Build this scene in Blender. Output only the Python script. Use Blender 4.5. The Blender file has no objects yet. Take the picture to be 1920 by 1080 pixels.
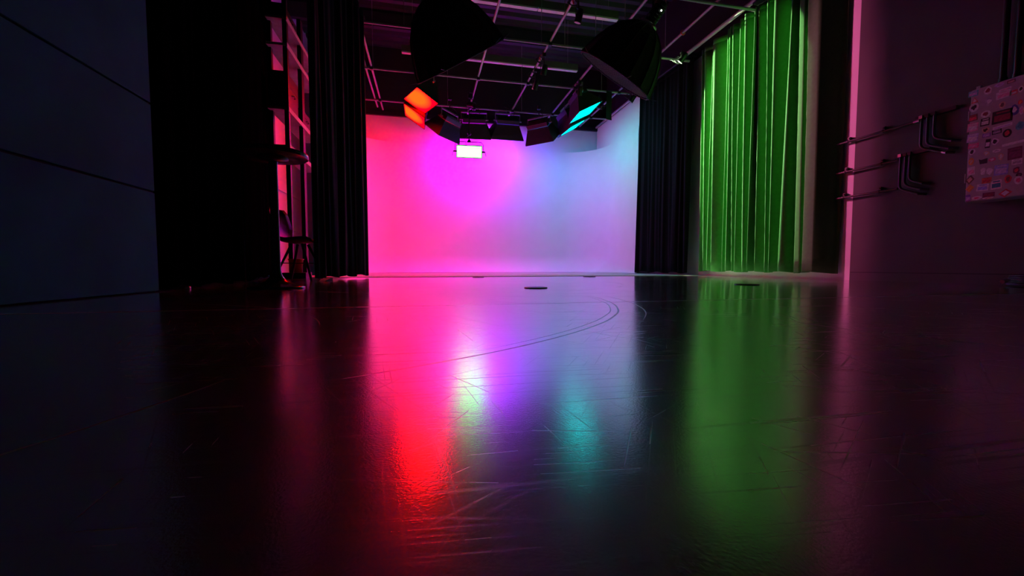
import bpy, math, random
from mathutils import Vector, Matrix
random.seed(7)
SC = bpy.context.scene
COL = SC.collection
PI = math.pi

# ------------------------------------------------------------------ camera, world, exposure
cam_d = bpy.data.cameras.new('camera')
cam = bpy.data.objects.new('camera', cam_d); COL.objects.link(cam)
cam.location = (0, 0, 0.16)
cam.rotation_euler = (math.radians(90 - 3.0327), 0, math.radians(-12.1663))
cam_d.sensor_width = 36; cam_d.lens = 14.156; cam_d.clip_start = 0.02; cam_d.clip_end = 100
SC.camera = cam
W = bpy.data.worlds.new('world'); SC.world = W; W.use_nodes = True
W.node_tree.nodes['Background'].inputs[0].default_value = (0.55, 0.6, 1.0, 1)
W.node_tree.nodes['Background'].inputs[1].default_value = 0.005
SC.view_settings.view_transform = 'Standard'; SC.view_settings.look = 'None'
SC.view_settings.exposure = 0.0; SC.view_settings.gamma = 1.0
SC.view_settings.use_curve_mapping = False
SC.cycles.max_bounces = 8; SC.cycles.diffuse_bounces = 4; SC.cycles.glossy_bounces = 4
SC.cycles.sample_clamp_indirect = 6.0
SC.cycles.use_denoising = True

# light colours and strengths (emission of the diffusers)
RED = ((1.0, 0.004, 0.001), 56.0)
DIAG_L = ((1.0, 0.0, 0.03), 45.0)
MID_1 = ((0.80, 0.0, 1.0), 60.0)
MID_2 = ((0.12, 0.02, 1.0), 32.0)
DIAG_R = ((0.04, 0.22, 1.0), 15.0)
CYAN = ((0.0, 1.0, 0.95), 9.5)
LIME = ((0.06, 1.0, 0.056), 17.0)
GREEN_FILL_W = 3600.0  # added fill lamp for the green drape, not a diffuser
PINK_FILL_W = 1500.0  # added fill lamp for the pale strip of the right wall

# ------------------------------------------------------------------ materials
MATS = {}
def mat(name, col, rough=0.5, metal=0.0, ior=1.5, noise=0.0, nscale=20.0, bump=0.0, bscale=120.0, spec=None, sheen=0.0):
    if name in MATS: return MATS[name]
    m = bpy.data.materials.new(name); m.use_nodes = True
    nt = m.node_tree; b = nt.nodes['Principled BSDF']
    b.inputs['Base Color'].default_value = (*col, 1); b.inputs['Roughness'].default_value = rough
    b.inputs['Metallic'].default_value = metal; b.inputs['IOR'].default_value = ior
    if spec is not None: b.inputs['Specular IOR Level'].default_value = spec
    if sheen: b.inputs['Sheen Weight'].default_value = sheen
    if noise or bump:
        tc = nt.nodes.new('ShaderNodeTexCoord')
    if noise:
        n = nt.nodes.new('ShaderNodeTexNoise'); n.inputs['Scale'].default_value = nscale; n.inputs['Detail'].default_value = 5
        r = nt.nodes.new('ShaderNodeValToRGB')
        r.color_ramp.elements[0].position = 0.3; r.color_ramp.elements[1].position = 0.7
        r.color_ramp.elements[0].color = (*[c * (1 - noise) for c in col], 1)
        r.color_ramp.elements[1].color = (*[min(1, c * (1 + noise)) for c in col], 1)
        nt.links.new(tc.outputs['Object'], n.inputs['Vector']); nt.links.new(n.outputs['Fac'], r.inputs[0])
        nt.links.new(r.outputs[0], b.inputs['Base Color'])
    if bump:
        n2 = nt.nodes.new('ShaderNodeTexNoise'); n2.inputs['Scale'].default_value = bscale; n2.inputs['Detail'].default_value = 3
        bp = nt.nodes.new('ShaderNodeBump'); bp.inputs['Strength'].default_value = bump; bp.inputs['Distance'].default_value = 0.004
        nt.links.new(tc.outputs['Object'], n2.inputs['Vector']); nt.links.new(n2.outputs['Fac'], bp.inputs['Height'])
        nt.links.new(bp.outputs[0], b.inputs['Normal'])
    MATS[name] = m; return m

def emit(name, col, strength, edge=None, hx=0.36, hy=0.26):
    """a lamp's diffuser; edge: colour the sheet falls to at its border (local x = width, z = height)"""
    m = bpy.data.materials.new(name); m.use_nodes = True; nt = m.node_tree
    for n in list(nt.nodes): nt.nodes.remove(n)
    o = nt.nodes.new('ShaderNodeOutputMaterial'); e = nt.nodes.new('ShaderNodeEmission')
    e.inputs[1].default_value = strength; e.inputs[0].default_value = (*col, 1)
    nt.links.new(e.outputs[0], o.inputs[0])
    if edge:
        tc = nt.nodes.new('ShaderNodeTexCoord'); mp = nt.nodes.new('ShaderNodeMapping')
        mp.inputs['Location'].default_value = (0.0, 0, -0.28)
        mp.inputs['Scale'].default_value = (0.95 / hx, 0, 0.8 / hy)
        g = nt.nodes.new('ShaderNodeTexGradient'); g.gradient_type = 'SPHERICAL'
        r = nt.nodes.new('ShaderNodeValToRGB'); r.color_ramp.elements[0].position = 0.06; r.color_ramp.elements[1].position = 0.55
        r.color_ramp.elements[0].color = (*edge, 1); r.color_ramp.elements[1].color = (*col, 1)
        nt.links.new(tc.outputs['Object'], mp.inputs[0]); nt.links.new(mp.outputs[0], g.inputs[0])
        nt.links.new(g.outputs['Fac'], r.inputs[0]); nt.links.new(r.outputs[0], e.inputs[0])
    return m

M_WHITE = mat('cyc_white', (0.80, 0.79, 0.80), 0.75, noise=0.02, nscale=3)
M_WHITEF = mat('cyc_floor_white', (0.62, 0.61, 0.62), 0.5, noise=0.12, nscale=6)
M_DARKWALL = mat('dark_wall_paint', (0.125, 0.130, 0.120), 0.7, spec=0.12, noise=0.10, nscale=2.2, bump=0.15, bscale=220)
M_NAVY = mat('navy_panel', (0.032, 0.17, 0.20), 0.8, spec=0.03, noise=0.12, nscale=3.0, bump=0.1, bscale=150)
M_BLACKWALL = mat('black_wall_paint', (0.020, 0.019, 0.021), 0.8, noise=0.15, nscale=3)
M_CEIL = mat('deck_paint', (0.035, 0.033, 0.040), 0.6, noise=0.1, nscale=4)
M_STORE = mat('store_wall_light_tint', (0.74, 0.52, 0.95), 0.7, noise=0.04, nscale=3)  # white wall with the magenta of the light tinted into its colour
M_BFAB = mat('black_drape', (0.006, 0.006, 0.008), 0.9, noise=0.2, nscale=30, spec=0.1)
M_BVEL = mat('black_velvet', (0.002, 0.002, 0.0022), 0.95, spec=0.0)
M_GFAB = mat('green_drape', (0.065, 0.27, 0.06), 0.8, noise=0.10, nscale=25, spec=0.3, sheen=0.1)
M_PIPE = mat('grid_pipe', (0.36, 0.34, 0.36), 0.45, 0.3, noise=0.1, nscale=15)
M_RAIL = mat('rail_paint', (0.50, 0.47, 0.48), 0.5, 0.0, noise=0.05)
M_BLK = mat('black_metal', (0.018, 0.018, 0.019), 0.42, 0.2, noise=0.15, nscale=40)
M_BLKP = mat('black_plastic', (0.014, 0.014, 0.015), 0.38)
M_SBFAB = mat('softbox_fabric', (0.014, 0.013, 0.014), 0.8, noise=0.2, nscale=18, bump=0.2, bscale=40)
M_SILVER = mat('silver_lining', (0.62, 0.62, 0.62), 0.35, 0.6)
M_STEEL = mat('bright_steel', (0.6, 0.6, 0.6), 0.28, 1.0)
M_GRIDF = mat('honeycomb_cloth', (0.74, 0.82, 0.70), 0.6)
M_GRIDD = mat('honeycomb_cloth_dark', (0.08, 0.09, 0.075), 0.7)
M_DIFF = mat('lamp_diffuser_off', (0.88, 0.87, 0.90), 0.5)
M_LAMPBODY = mat('lamp_body_grey', (0.16, 0.14, 0.145), 0.5)
M_CABLE = mat('cable_rubber', (0.02, 0.02, 0.021), 0.5)
M_REDTAPE = mat('red_tape', (0.75, 0.05, 0.03), 0.45)
M_COND = mat('conduit_paint', (0.055, 0.05, 0.055), 0.3, 0.2)
M_CAB = mat('cabinet_grey', (0.46, 0.44, 0.44), 0.5, noise=0.06, nscale=30)
M_PLATE = mat('floor_plate_dark', (0.012, 0.012, 0.012), 0.35, 0.3)
M_PAPER = mat('paper_scrap', (0.7, 0.68, 0.66), 0.7)
M_WOOD = mat('rack_shelf_board', (0.42, 0.36, 0.36), 0.6, noise=0.15, nscale=12)
M_ORANGE = mat('orange_plastic', (0.55, 0.10, 0.05), 0.5)

# ------------------------------------------------------------------ mesh helpers
def basis(d):
    d = Vector(d).normalized()
    a = Vector((0, 0, 1)) if abs(d.z) < 0.9 else Vector((1, 0, 0))
    u = d.cross(a).normalized(); return u, d.cross(u).normalized(), d

class MB:
    def __init__(s): s.v = []; s.f = []; s.mi = []; s.smooth = []
    def add(s, vs, fs, mi=0, sm=False):
        o = len(s.v); s.v += [tuple(x) for x in vs]
        for f in fs: s.f.append(tuple(i + o for i in f)); s.mi.append(mi); s.smooth.append(sm)
        return s
    def obox(s, c, ax, ay, az, mi=0):
        c, ax, ay, az = Vector(c), Vector(ax), Vector(ay), Vector(az)
        vs = [c + ax * i + ay * j + az * k for i in (-1, 1) for j in (-1, 1) for k in (-1, 1)]
        return s.add(vs, [(0, 1, 3, 2), (4, 6, 7, 5), (0, 4, 5, 1), (2, 3, 7, 6), (0, 2, 6, 4), (1, 5, 7, 3)], mi)
    def box(s, c, size, rz=0.0, mi=0):
        ca, sa = math.cos(rz), math.sin(rz)
        return s.obox(c, (ca * size[0] / 2, sa * size[0] / 2, 0), (-sa * size[1] / 2, ca * size[1] / 2, 0), (0, 0, size[2] / 2), mi)
    def bar(s, p, q, w, h, up=(0, 0, 1), mi=0):
        p, q = Vector(p), Vector(q); d = (q - p); n = d.normalized(); upv = Vector(up)
        if abs(n.dot(upv)) > 0.98: upv = Vector((0, 1, 0))
        side = n.cross(upv).normalized(); u2 = side.cross(n)
        return s.obox((p + q) / 2, d / 2, side * w / 2, u2 * h / 2, mi)
    def tube(s, pts, r, n=8, caps=True, mi=0):
        pts = [Vector(p) for p in pts]; rings = []; u = None
        for i, p in enumerate(pts):
            d = (pts[min(i + 1, len(pts) - 1)] - pts[max(i - 1, 0)]).normalized()
            if u is None: u, w, _ = basis(d)
            else:
                u = (u - d * u.dot(d)).normalized(); w = d.cross(u)
            rr = r[i] if isinstance(r, (list, tuple)) else r
            rings.append([p + (u * math.cos(2 * PI * k / n) + w * math.sin(2 * PI * k / n)) * rr for k in range(n)])
        vs = [v for g in rings for v in g]; fs = []
        for i in range(len(rings) - 1):
            for k in range(n):
                a, b = i * n + k, i * n + (k + 1) % n
                fs.append((a, b, b + n, a + n))
        s.add(vs, fs, mi, True)
        if caps:
            s.add(rings[0], [tuple(range(n))[::-1]], mi); s.add(rings[-1], [tuple(range(n))], mi)
        return s
    def lathe(s, prof, c=(0, 0, 0), axis=(0, 0, 1), n=24, mi=0, sm=True):
        u, w, d = basis(axis); c = Vector(c); vs = []; fs = []
        for (r, z) in prof:
            for k in range(n):
                a = 2 * PI * k / n; vs.append(c + d * z + (u * math.cos(a) + w * math.sin(a)) * r)
        for i in range(len(prof) - 1):
            for k in range(n):
                a, b = i * n + k, i * n + (k + 1) % n
                fs.append((a, b, b + n, a + n))
        return s.add(vs, fs, mi, sm)
    def disc(s, c, axis, r, h, n=20, mi=0):
        return s.lathe([(0.0005, -h / 2), (r, -h / 2), (r, h / 2), (0.0005, h / 2)], c, axis, n, mi, False)
    def prism(s, pts, off, mi=0):
        n = len(pts); off = Vector(off); pts = [Vector(p) for p in pts]
        return s.add(pts + [p + off for p in pts],
                     [tuple(range(n))[::-1], tuple(range(n, 2 * n))] + [(i, (i + 1) % n, (i + 1) % n + n, i + n) for i in range(n)], mi)
    def build(s, name, mats, parent=None, loc=None, root=None, label=None, solid=0.0, bevel=0.0):
        me = bpy.data.meshes.new(name)
        o = bpy.data.objects.new(name, me); COL.objects.link(o)
        off = Vector(loc) if loc is not None else Vector((0, 0, 0))
        if parent is not None:
            p = parent; base = Vector((0, 0, 0))
            while p is not None: base += p.location; p = p.parent
            o.parent = parent; off = base
            if s.v and parent.get('rot') is None:
                # the part's own origin: middle of its bounds
                lo = [min(v[i] for v in s.v) for i in range(3)]; hi = [max(v[i] for v in s.v) for i in range(3)]
                ctr = Vector([(a + b) / 2 for a, b in zip(lo, hi)])
                o.location = ctr - base; off = ctr
        elif loc is not None: o.location = off
        me.from_pydata([(v[0] - off.x, v[1] - off.y, v[2] - off.z) for v in s.v], [], s.f)
        for i, p in enumerate(me.polygons): p.material_index = s.mi[i]; p.use_smooth = s.smooth[i]
        for m in (mats if isinstance(mats, (list, tuple)) else [mats]): me.materials.append(m)
        me.update()
        if label: o['label'] = label
        if solid:
            md = o.modifiers.new('solid', 'SOLIDIFY'); md.thickness = solid; md.offset = 0
        if bevel:
            md = o.modifiers.new('bevel', 'BEVEL'); md.width = bevel; md.segments = 2
        return o

def tag(o, label, cat, group=None, kind=None):
    o['label'] = label; o['category'] = cat
    if group: o['group'] = group
    if kind: o['kind'] = kind
    return o
def thing(name, label, cat, loc, group=None):
    o = bpy.data.objects.new(name, None); COL.objects.link(o); o.location = loc; o.empty_display_size = 0.1
    return tag(o, label, cat, group)
def struct(o): o['kind'] = 'structure'; return o

# ------------------------------------------------------------------ room shell
XR, XL, YB = 4.95, -1.67, 10.6
def floor_material():
    m = bpy.data.materials.new('polished_concrete'); m.use_nodes = True; nt = m.node_tree; L = nt.links.new
    b = nt.nodes['Principled BSDF']; b.inputs['IOR'].default_value = 1.5
    def N(t, **k):
        n = nt.nodes.new(t)
        for a, v in k.items(): setattr(n, a, v)
        return n
    def math_(op, a, c=None, clamp=False):
        n = N('ShaderNodeMath', operation=op); n.use_clamp = clamp
        for i, x in enumerate((a, c)):
            if x is None: continue
            if isinstance(x, (int, float)): n.inputs[i].default_value = x
            else: L(x, n.inputs[i])
        return n.outputs[0]
    geo = N('ShaderNodeNewGeometry'); P = geo.outputs['Position']
    sep = N('ShaderNodeSeparateXYZ'); L(P, sep.inputs[0]); X, Y = sep.outputs[0], sep.outputs[1]
    def noise(scale, detail=4, vec=None, rough=0.55):
        n = N('ShaderNodeTexNoise'); n.inputs['Scale'].default_value = scale; n.inputs['Detail'].default_value = detail
        n.inputs['Roughness'].default_value = rough; L(vec or P, n.inputs['Vector']); return n.outputs['Fac']
    def ramp(x, a, c):
        n = N('ShaderNodeMapRange'); n.inputs[1].default_value = a; n.inputs[2].default_value = c; L(x, n.inputs[0]); return n.outputs[0]
    def thin(dist, w):   # 1 on a line, 0 away
        return math_('SUBTRACT', 1.0, math_('DIVIDE', math_('ABSOLUTE', dist), w, ), True)
    marks = None
    def addm(x):
        nonlocal marks
        marks = x if marks is None else math_('MAXIMUM', marks, x)
    # turning tyre marks: arcs on the slab
    wob = math_('MULTIPLY', math_('SUBTRACT', noise(1.3, 2), 0.5), 0.03)
    for cx, cy, r, w, x0 in ((-0.78, 2.13, 1.66, 0.005, -0.15), (-0.78, 2.13, 1.632, 0.003, 0.10), (-0.76, 2.10, 1.72, 0.004, 0.60), (1.75, 0.95, 0.7, 0.004, -9), (-1.4, 0.9, 1.15, 0.004, -9), (0.35, 3.9, 1.5, 0.008, -9)):
        d = N('ShaderNodeVectorMath', operation='DISTANCE'); cmb = N('ShaderNodeCombineXYZ')
        cmb.inputs[0].default_value = cx; cmb.inputs[1].default_value = cy; L(P, d.inputs[0]); L(cmb.outputs[0], d.inputs[1])
        ring = thin(math_('ADD', math_('SUBTRACT', d.outputs['Value'], r), wob), w)
        ring = math_('MULTIPLY', math_('MULTIPLY', ring, ramp(Y, 2.15, 1.9)), ramp(X, x0 - 0.05, x0 + 0.25)) if x0 > -5 else math_('MULTIPLY', ring, ramp(noise(2.1, 3), 0.45, 0.6))
        addm(math_('MULTIPLY', ring, 0.8))
    # joints in the slab
    for y0, w in ((1.68, 0.012), (4.55, 0.012)):
        addm(math_('MULTIPLY', thin(math_('ADD', math_('SUBTRACT', Y, y0), math_('MULTIPLY', wob, 0.3)), w), 0.9))
    # fine scratches in several directions
    for ang, sc, lo, hi in ((0.25, 9, 0.66, 0.70), (1.12, 7, 0.66, 0.70), (-0.55, 8, 0.665, 0.70), (0.02, 5.5, 0.62, 0.67), (1.45, 10, 0.66, 0.70), (-1.0, 12, 0.66, 0.70), (0.10, 14, 0.63, 0.67)):
        mr = N('ShaderNodeMapping'); mr.inputs['Rotation'].default_value = (0, 0, ang); L(P, mr.inputs[0])
        mp = N('ShaderNodeMapping'); mp.inputs['Scale'].default_value = (0.32, 24, 1); mp.inputs['Location'].default_value = (ang * 7, sc, 0); L(mr.outputs[0], mp.inputs[0])
        s = ramp(noise(sc, 2, mp.outputs[0], 0.4), lo, hi)
        s = math_('MULTIPLY', s, ramp(noise(1.7 + sc * 0.13, 2), 0.40, 0.60))
        addm(math_('MULTIPLY', s, 0.30))
    # colour: mid grey slab with clouds and specks
    cl = noise(2.0, 6); sp = noise(70, 3)
    base = N('ShaderNodeMix', data_type='RGBA'); base.inputs[6].default_value = (0.06, 0.054, 0.055, 1); base.inputs[7].default_value = (0.15, 0.14, 0.14, 1)
    L(math_('ADD', math_('MULTIPLY', cl, 0.7), math_('MULTIPLY', sp, 0.3)), base.inputs[0])
    mk = N('ShaderNodeMix', data_type='RGBA'); L(base.outputs[2], mk.inputs[6]); mk.inputs[7].default_value = (0.03, 0.028, 0.028, 1)
    L(marks, mk.inputs[0]); L(mk.outputs[2], b.inputs['Base Color'])
    far = ramp(Y, 0.7, 2.6)   # smoother towards the stage, set to strengthen the reflection there
    rg = math_('ADD', math_('ADD', math_('SUBTRACT', 0.15, math_('MULTIPLY', far, 0.085)), math_('MULTIPLY', cl, 0.10)), math_('MULTIPLY', marks, 0.35))
    L(rg, b.inputs['Roughness'])
    L(math_('MULTIPLY', math_('SUBTRACT', 1.0, math_('MULTIPLY', marks, 0.55)), 0.5), b.inputs['Specular IOR Level'])
    # relief: sandy grain plus the scratches
    h = math_('SUBTRACT', math_('MULTIPLY', noise(380, 2), 0.5), math_('MULTIPLY', marks, 0.35))
    bp = N('ShaderNodeBump'); L(math_('SUBTRACT', 0.26, math_('MULTIPLY', far, 0.23)), bp.inputs['Strength']); bp.inputs['Distance'].default_value = 0.0007
    L(h, bp.inputs['Height']); L(bp.outputs[0], b.inputs['Normal'])
    # hard sealer: a clear polish whose reflection grows toward grazing angles
    gl_ = N('ShaderNodeBsdfGlossy'); gl_.inputs['Color'].default_value = (0.95, 0.94, 0.95, 1); L(rg, gl_.inputs['Roughness']); L(bp.outputs[0], gl_.inputs['Normal'])
    fr = N('ShaderNodeFresnel'); fr.inputs['IOR'].default_value = 1.55
    mx = N('ShaderNodeMixShader'); L(math_('MULTIPLY', math_('ADD', 0.36, math_('MULTIPLY', fr.outputs[0], 0.62)), math_('SUBTRACT', 1.0, math_('MULTIPLY', marks, 0.55))), mx.inputs[0])
    L(b.outputs[0], mx.inputs[1]); L(gl_.outputs[0], mx.inputs[2]); L(mx.outputs[0], nt.nodes['Material Output'].inputs['Surface'])
    return m

mb = MB(); mb.box((1.0, 1.6, -0.06), (12.4, 10.8, 0.12)); struct(mb.build('floor', floor_material(), loc=(1.0, 1.6, 0)))

# cyclorama: one curved white shell (floor, coved foot, two rounded corners), a step proud of the slab
def cyc():
    mb = MB(); R, RF, ZT, Y0 = 1.0, 0.45, 3.27, 6.34
    xl, xr = -1.75, 4.66
    path = [(xl, 8.9), (xl, YB - R)]
    for k in range(1, 13):
        a = PI - k * PI / 24; path.append((xl + R + R * math.cos(a), YB - R + R * math.sin(a)))
    for k in range(0, 13):
        a = PI / 2 - k * PI / 24; path.append((xr - R + R * math.cos(a), YB - R + R * math.sin(a)))
    path.append((xr, 8.30))
    # inward normals
    rows = []
    for i, p in enumerate(path):
        rf = 1.0 if i < len(path) - 2 else (0.6 if i == len(path) - 2 else 0.12)
        a = Vector(path[max(i - 1, 0)]); c = Vector(path[min(i + 1, len(path) - 1)]); d = (c - a).normalized()
        n = Vector((d.y, -d.x)); pr = []
        pr.append((p[0], p[1], ZT))
        for z in (2.6, 1.9, 1.2, 0.8, RF * rf + 0.014): pr.append((p[0], p[1], z))
        for k in range(1, 9):
            t = k * PI / 16; o = RF * (1 - math.cos(t)); z = 0.014 + RF * (1 - math.sin(t))
            pr.append((p[0] + n.x * o * rf, p[1] + n.y * o * rf, 0.014 + (z - 0.014) * rf))
        rows.append(pr)
    m = len(rows[0]); vs = [v for r in rows for v in r]; fs = []
    for i in range(len(rows) - 1):
        for j in range(m - 1):
            fs.append((i * m + j, i * m + j + 1, (i + 1) * m + j + 1, (i + 1) * m + j))
    mb.add(vs, fs, 0, True)
    # flat ledge on the top edge back to the plain wall behind, and at the corners
    top = [r[0] for r in rows]
    outer = [(xl - 0.05, p[1], ZT) if i < 2 else (p[0], p[1], ZT) for i, p in enumerate(top)]
    outer = []
    for p in top:
        x, y = p[0], p[1]
        if y > YB - R + 1e-4:
            if x < xl + R: outer.append((xl, YB + 0.02, ZT))
            elif x > xr - R: outer.append((xr, YB + 0.02, ZT))
            else: outer.append((x, YB + 0.02, ZT))
        else: outer.append((x, y, ZT))
    n = len(top)
    mb.add(top + outer, [(i, i + 1, n + i + 1, n + i) for i in range(n - 1)], 0, False)
    o = mb.build('wall_back_cove', M_WHITE); struct(o)
    # white painted stage floor with a thin front edge
    f = MB(); f.box((1.5, (Y0 + YB) / 2, -0.0035), (6.88, YB - Y0, 0.018))
    struct(f.build('floor', M_WHITEF))
cyc()
def slab(name, c, size, m): return struct(MB().box(c, size).build(name, m, loc=c))
slab('wall_back', ((XR - 1.75) / 2, YB + 0.07, 1.98), (XR + 1.75, 0.10, 3.96), M_WHITE)
slab('wall_back', ((XR - 2.7) / 2, YB + 0.08, 4.8), (XR + 2.9, 0.12, 1.68), M_BLACKWALL)
slab('wall_right', (XR + 0.06, (3.85 + YB) / 2, 1.99), (0.12, YB - 3.85, 3.98), M_WHITE)
slab('wall_right', (XR + 0.07, (3.85 + YB) / 2, 4.82), (0.12, YB - 3.85, 1.68), M_BLACKWALL)
slab('wall_right', (XR + 0.06, (3.85 - 3.8) / 2, 2.83), (0.12, 3.85 + 3.8, 5.66), M_DARKWALL)
slab('wall_left', (-1.81, 8.9 + 0.85, 1.98), (0.10, 1.7, 3.96), M_WHITE)
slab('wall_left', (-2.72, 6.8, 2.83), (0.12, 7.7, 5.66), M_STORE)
slab('wall_right', (4.66 + 0.14, 9.44, 1.98), (0.24, 2.28, 3.96), M_WHITE)
slab('trim_1', (1.6, YB - 0.03, 3.93), (6.6, 0.06, 0.10), M_BLKP)
slab('baseboard_right', (XR - 0.006, 0.02, 0.045), (0.012, 7.64, 0.09), M_DARKWALL)
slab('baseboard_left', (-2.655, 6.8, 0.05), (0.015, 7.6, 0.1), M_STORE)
# joint above the baseboard: a slim dark recess strip
slab('trim_3', (XR - 0.003, 0.02, 0.094), (0.006, 7.64, 0.008), M_BLKP)
# left wall of wide horizontal panels with recessed joints
wl = struct(MB().box((XL - 0.07, -0.35, 2.8), (0.10, 6.7, 5.6)).build('wall_left', M_BLACKWALL, loc=(XL - 0.07, -0.35, 2.8)))
zz = [0.0, 0.63, 1.18, 5.6]
for a, c in zip(zz[:-1], zz[1:]):
    MB().box((XL - 0.011, -0.35, (a + c) / 2), (0.022, 6.7, c - a - 0.012)).build('panel', M_NAVY, wl, bevel=0.003)
# ceiling: ribbed steel deck
mb = MB(); prof = []; y = -3.8
while y < 10.8:
    prof += [(y, 5.60), (y + 0.05, 5.53), (y + 0.15, 5.53), (y + 0.20, 5.60)]; y += 0.25
vs = []; fs = []
for (yy, z) in prof: vs += [(-2.8, yy, z), (XR + 0.12, yy, z)]
for i in range(len(prof) - 1): fs.append((2 * i, 2 * i + 1, 2 * i + 3, 2 * i + 2))
mb.add(vs, fs); struct(mb.build('ceiling', M_CEIL))
# two joists under the deck
for yy in (5.9, 9.2): slab('trim_4', (1.1, yy, 5.36), (7.6, 0.10, 0.30), M_CEIL)
# electrical trunking line on the upper right wall
# ------------------------------------------------------------------ drapes
def drape(name, label, path, z0, z1, mat_, amp, folds, group=None, seed=1, ncol=None, hooks=True, flare=0.0, width=(0.35, 0.75), ripple=0.15, saw=False):
    rnd = random.Random(seed)
    pts = [Vector((*p, 0)) for p in path]
    segs = [(pts[i + 1] - pts[i]).length for i in range(len(pts) - 1)]; tot = sum(segs)
    ncol = ncol or int(tot / 0.009); rows = 22
    def at(s):
        s = max(0, min(tot, s))
        for i, l in enumerate(segs):
            if s <= l or i == len(segs) - 1:
                d = (pts[i + 1] - pts[i]).normalized(); return pts[i] + d * s, Vector((d.y, -d.x, 0)), d
            s -= l
    # folds: (s, amplitude, half width, lean); saw: crests that fall back slowly and rise steeply
    if isinstance(folds, int):
        fl = []; s = 0.03
        step = tot / folds
        for i in range(folds):
            fl.append((s + rnd.uniform(0, 0.5) * step, amp * rnd.uniform(0.5, 1.15), step * rnd.uniform(*width), rnd.uniform(-0.03, 0.03)))
            s += step
    else: fl = folds
    ph = [rnd.uniform(0, 6.28) for _ in range(6)]
    vs = []; fs = []
    zs = [z0 + (z1 - z0) * (j / (rows - 1)) for j in range(rows)]
    for j, z in enumerate(zs):
        t = (z - z0) / (z1 - z0)
        for i in range(ncol + 1):
            s = tot * i / ncol; p, n, d = at(s)
            o = 0.0
            if saw:
                cs = [(c + lean * (t - 0.5) * 2 + 0.010 * math.sin(3 * t + c * 9), a, w) for (c, a, w, lean) in fl]
                k = -1
                for q_, cc in enumerate(cs):
                    if s >= cc[0]: k = q_
                if k < 0: o = cs[0][1] * max(0.0, 1 - (cs[0][0] - s) / 0.10)
                else:
                    c, a, w = cs[k]; c2, a2 = (cs[k + 1][0], cs[k + 1][1]) if k + 1 < len(cs) else (tot + 0.05, 0.0)
                    if s < c + w: o = a
                    else:
                        u = (s - c - w) / max(1e-3, c2 - c - w); dp = min(1.0, (c2 - c - w) / 0.09)
                        lo = max(0.0, min(a, a2) * (1 - dp))
                        if u < 0.80: o = lo + (a - lo) * (1 + math.cos(PI * u / 0.80)) / 2
                        else: o = lo + (a2 - lo) * (1 - math.cos(PI * (u - 0.80) / 0.20)) / 2
            else:
              for (c, a, w, lean) in fl:
                cc = c + lean * (t - 0.5) * 2 + 0.012 * math.sin(3 * t + c * 9)
                x = (s - cc) / w
                if abs(x) < 3: o += a * math.exp(-x * x * 1.6) * (1.0 - 0.35 * t * t)
            o += ripple * amp * math.sin(s * 31 + ph[0] + 0.6 * math.sin(2.2 * t + ph[1])) * (0.5 + 0.5 * t)
            sway = flare * (1 - t) ** 2
            q = p + n * o + d * (0.010 * math.sin(s * 47 + ph[2]) * (1 - t)) - d * 0 
            if sway and s > tot * 0.7: q += d * sway * ((s / tot - 0.7) / 0.3)
            zz_ = z + (0.012 * math.sin(s * 13 + ph[3]) if j == 0 else 0)
            vs.append((q.x, q.y, zz_))
    m = ncol + 1
    for j in range(rows - 1):
        for i in range(ncol): fs.append((j * m + i, j * m + i + 1, (j + 1) * m + i + 1, (j + 1) * m + i))
    c0 = at(tot / 2)[0]
    root = thing(name, label, 'curtain', (c0.x, c0.y, z0), group)
    MB().add(vs, fs, 0, True).build('fabric', mat_, root, solid=0.004)
    hd = MB(); top = vs[-m:]; hv = []; hf = []
    for v in top[::3]: hv += [(v[0] , v[1], v[2] - 0.05), (v[0], v[1], v[2] + 0.03)]
    for i in range(len(hv) // 2 - 1): hf.append((2 * i, 2 * i + 2, 2 * i + 3, 2 * i + 1))
    hd.add(hv, hf, 0, True).build('heading_tape', mat_, root, solid=0.008)
    if hooks:
        k = int(tot / 0.22)
        for i in range(k + 1):
            p, n, d = at(tot * i / max(1, k))
            MB().bar((p.x, p.y, z1), (p.x, p.y, z1 + 0.05), 0.012, 0.012).build('hook', M_BLK, root)
    return root
# green chroma drape along the right wall; s runs from the far end (Y 6.33) toward the camera
YS = 6.46
gf = []
for (yy, a, w) in ((6.40, .10, .0), (6.29, .12, .0), (6.12, .13, .004), (6.06, .13, .0), (5.79, .12, .004), (5.71, .14, .006), (5.62, .13, .004), (5.51, .13, .004), (5.36, .15, .014), (5.22, .15, .004),
                   (5.14, .13, .0), (4.96, .14, .0), (4.87, .14, .004), (4.63, .15, .012), (4.47, .14, .07), (4.33, .17, .13)):
    gf.append((YS - yy, a, w, random.uniform(-0.05, 0.05)))
drape('green_screen_curtain', 'bright green chroma drape hanging in folds along the right wall', [(4.905, YS), (4.925, 3.97)], 0.085, 3.93, M_GFAB, 0.09, gf, seed=3, ripple=0.03, saw=True, ncol=460)
drape('black_curtain', 'black drape hanging between the green drape and the lit backdrop', [(4.80, 6.64), (4.64, 8.25)], 0.045, 3.93, M_BFAB, -0.07, 13, seed=5, flare=0.06)
drape('black_curtain', 'black drape bordering the pink left side of the backdrop', [(-1.22, 4.85), (-1.05, 5.7), (-0.86, 6.48)], 0.035, 3.86, M_BFAB, 0.06, 12, seed=9)
drape('black_curtain', 'added black sheet standing in for shade on the storage wall, left of the round table pole', [(-1.76, 4.45), (-2.60, 7.80)], 0.02, 5.0, M_BVEL, 0.04, 14, seed=21)  # added sheet: its black replaces the shade on the wall behind
drape('black_curtain', 'black drape beside the dark blue panelled wall on the left', [(-1.72, 3.06), (-1.74, 4.42)], 0.02, 5.0, M_BVEL, 0.05, 9, seed=12)

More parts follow.
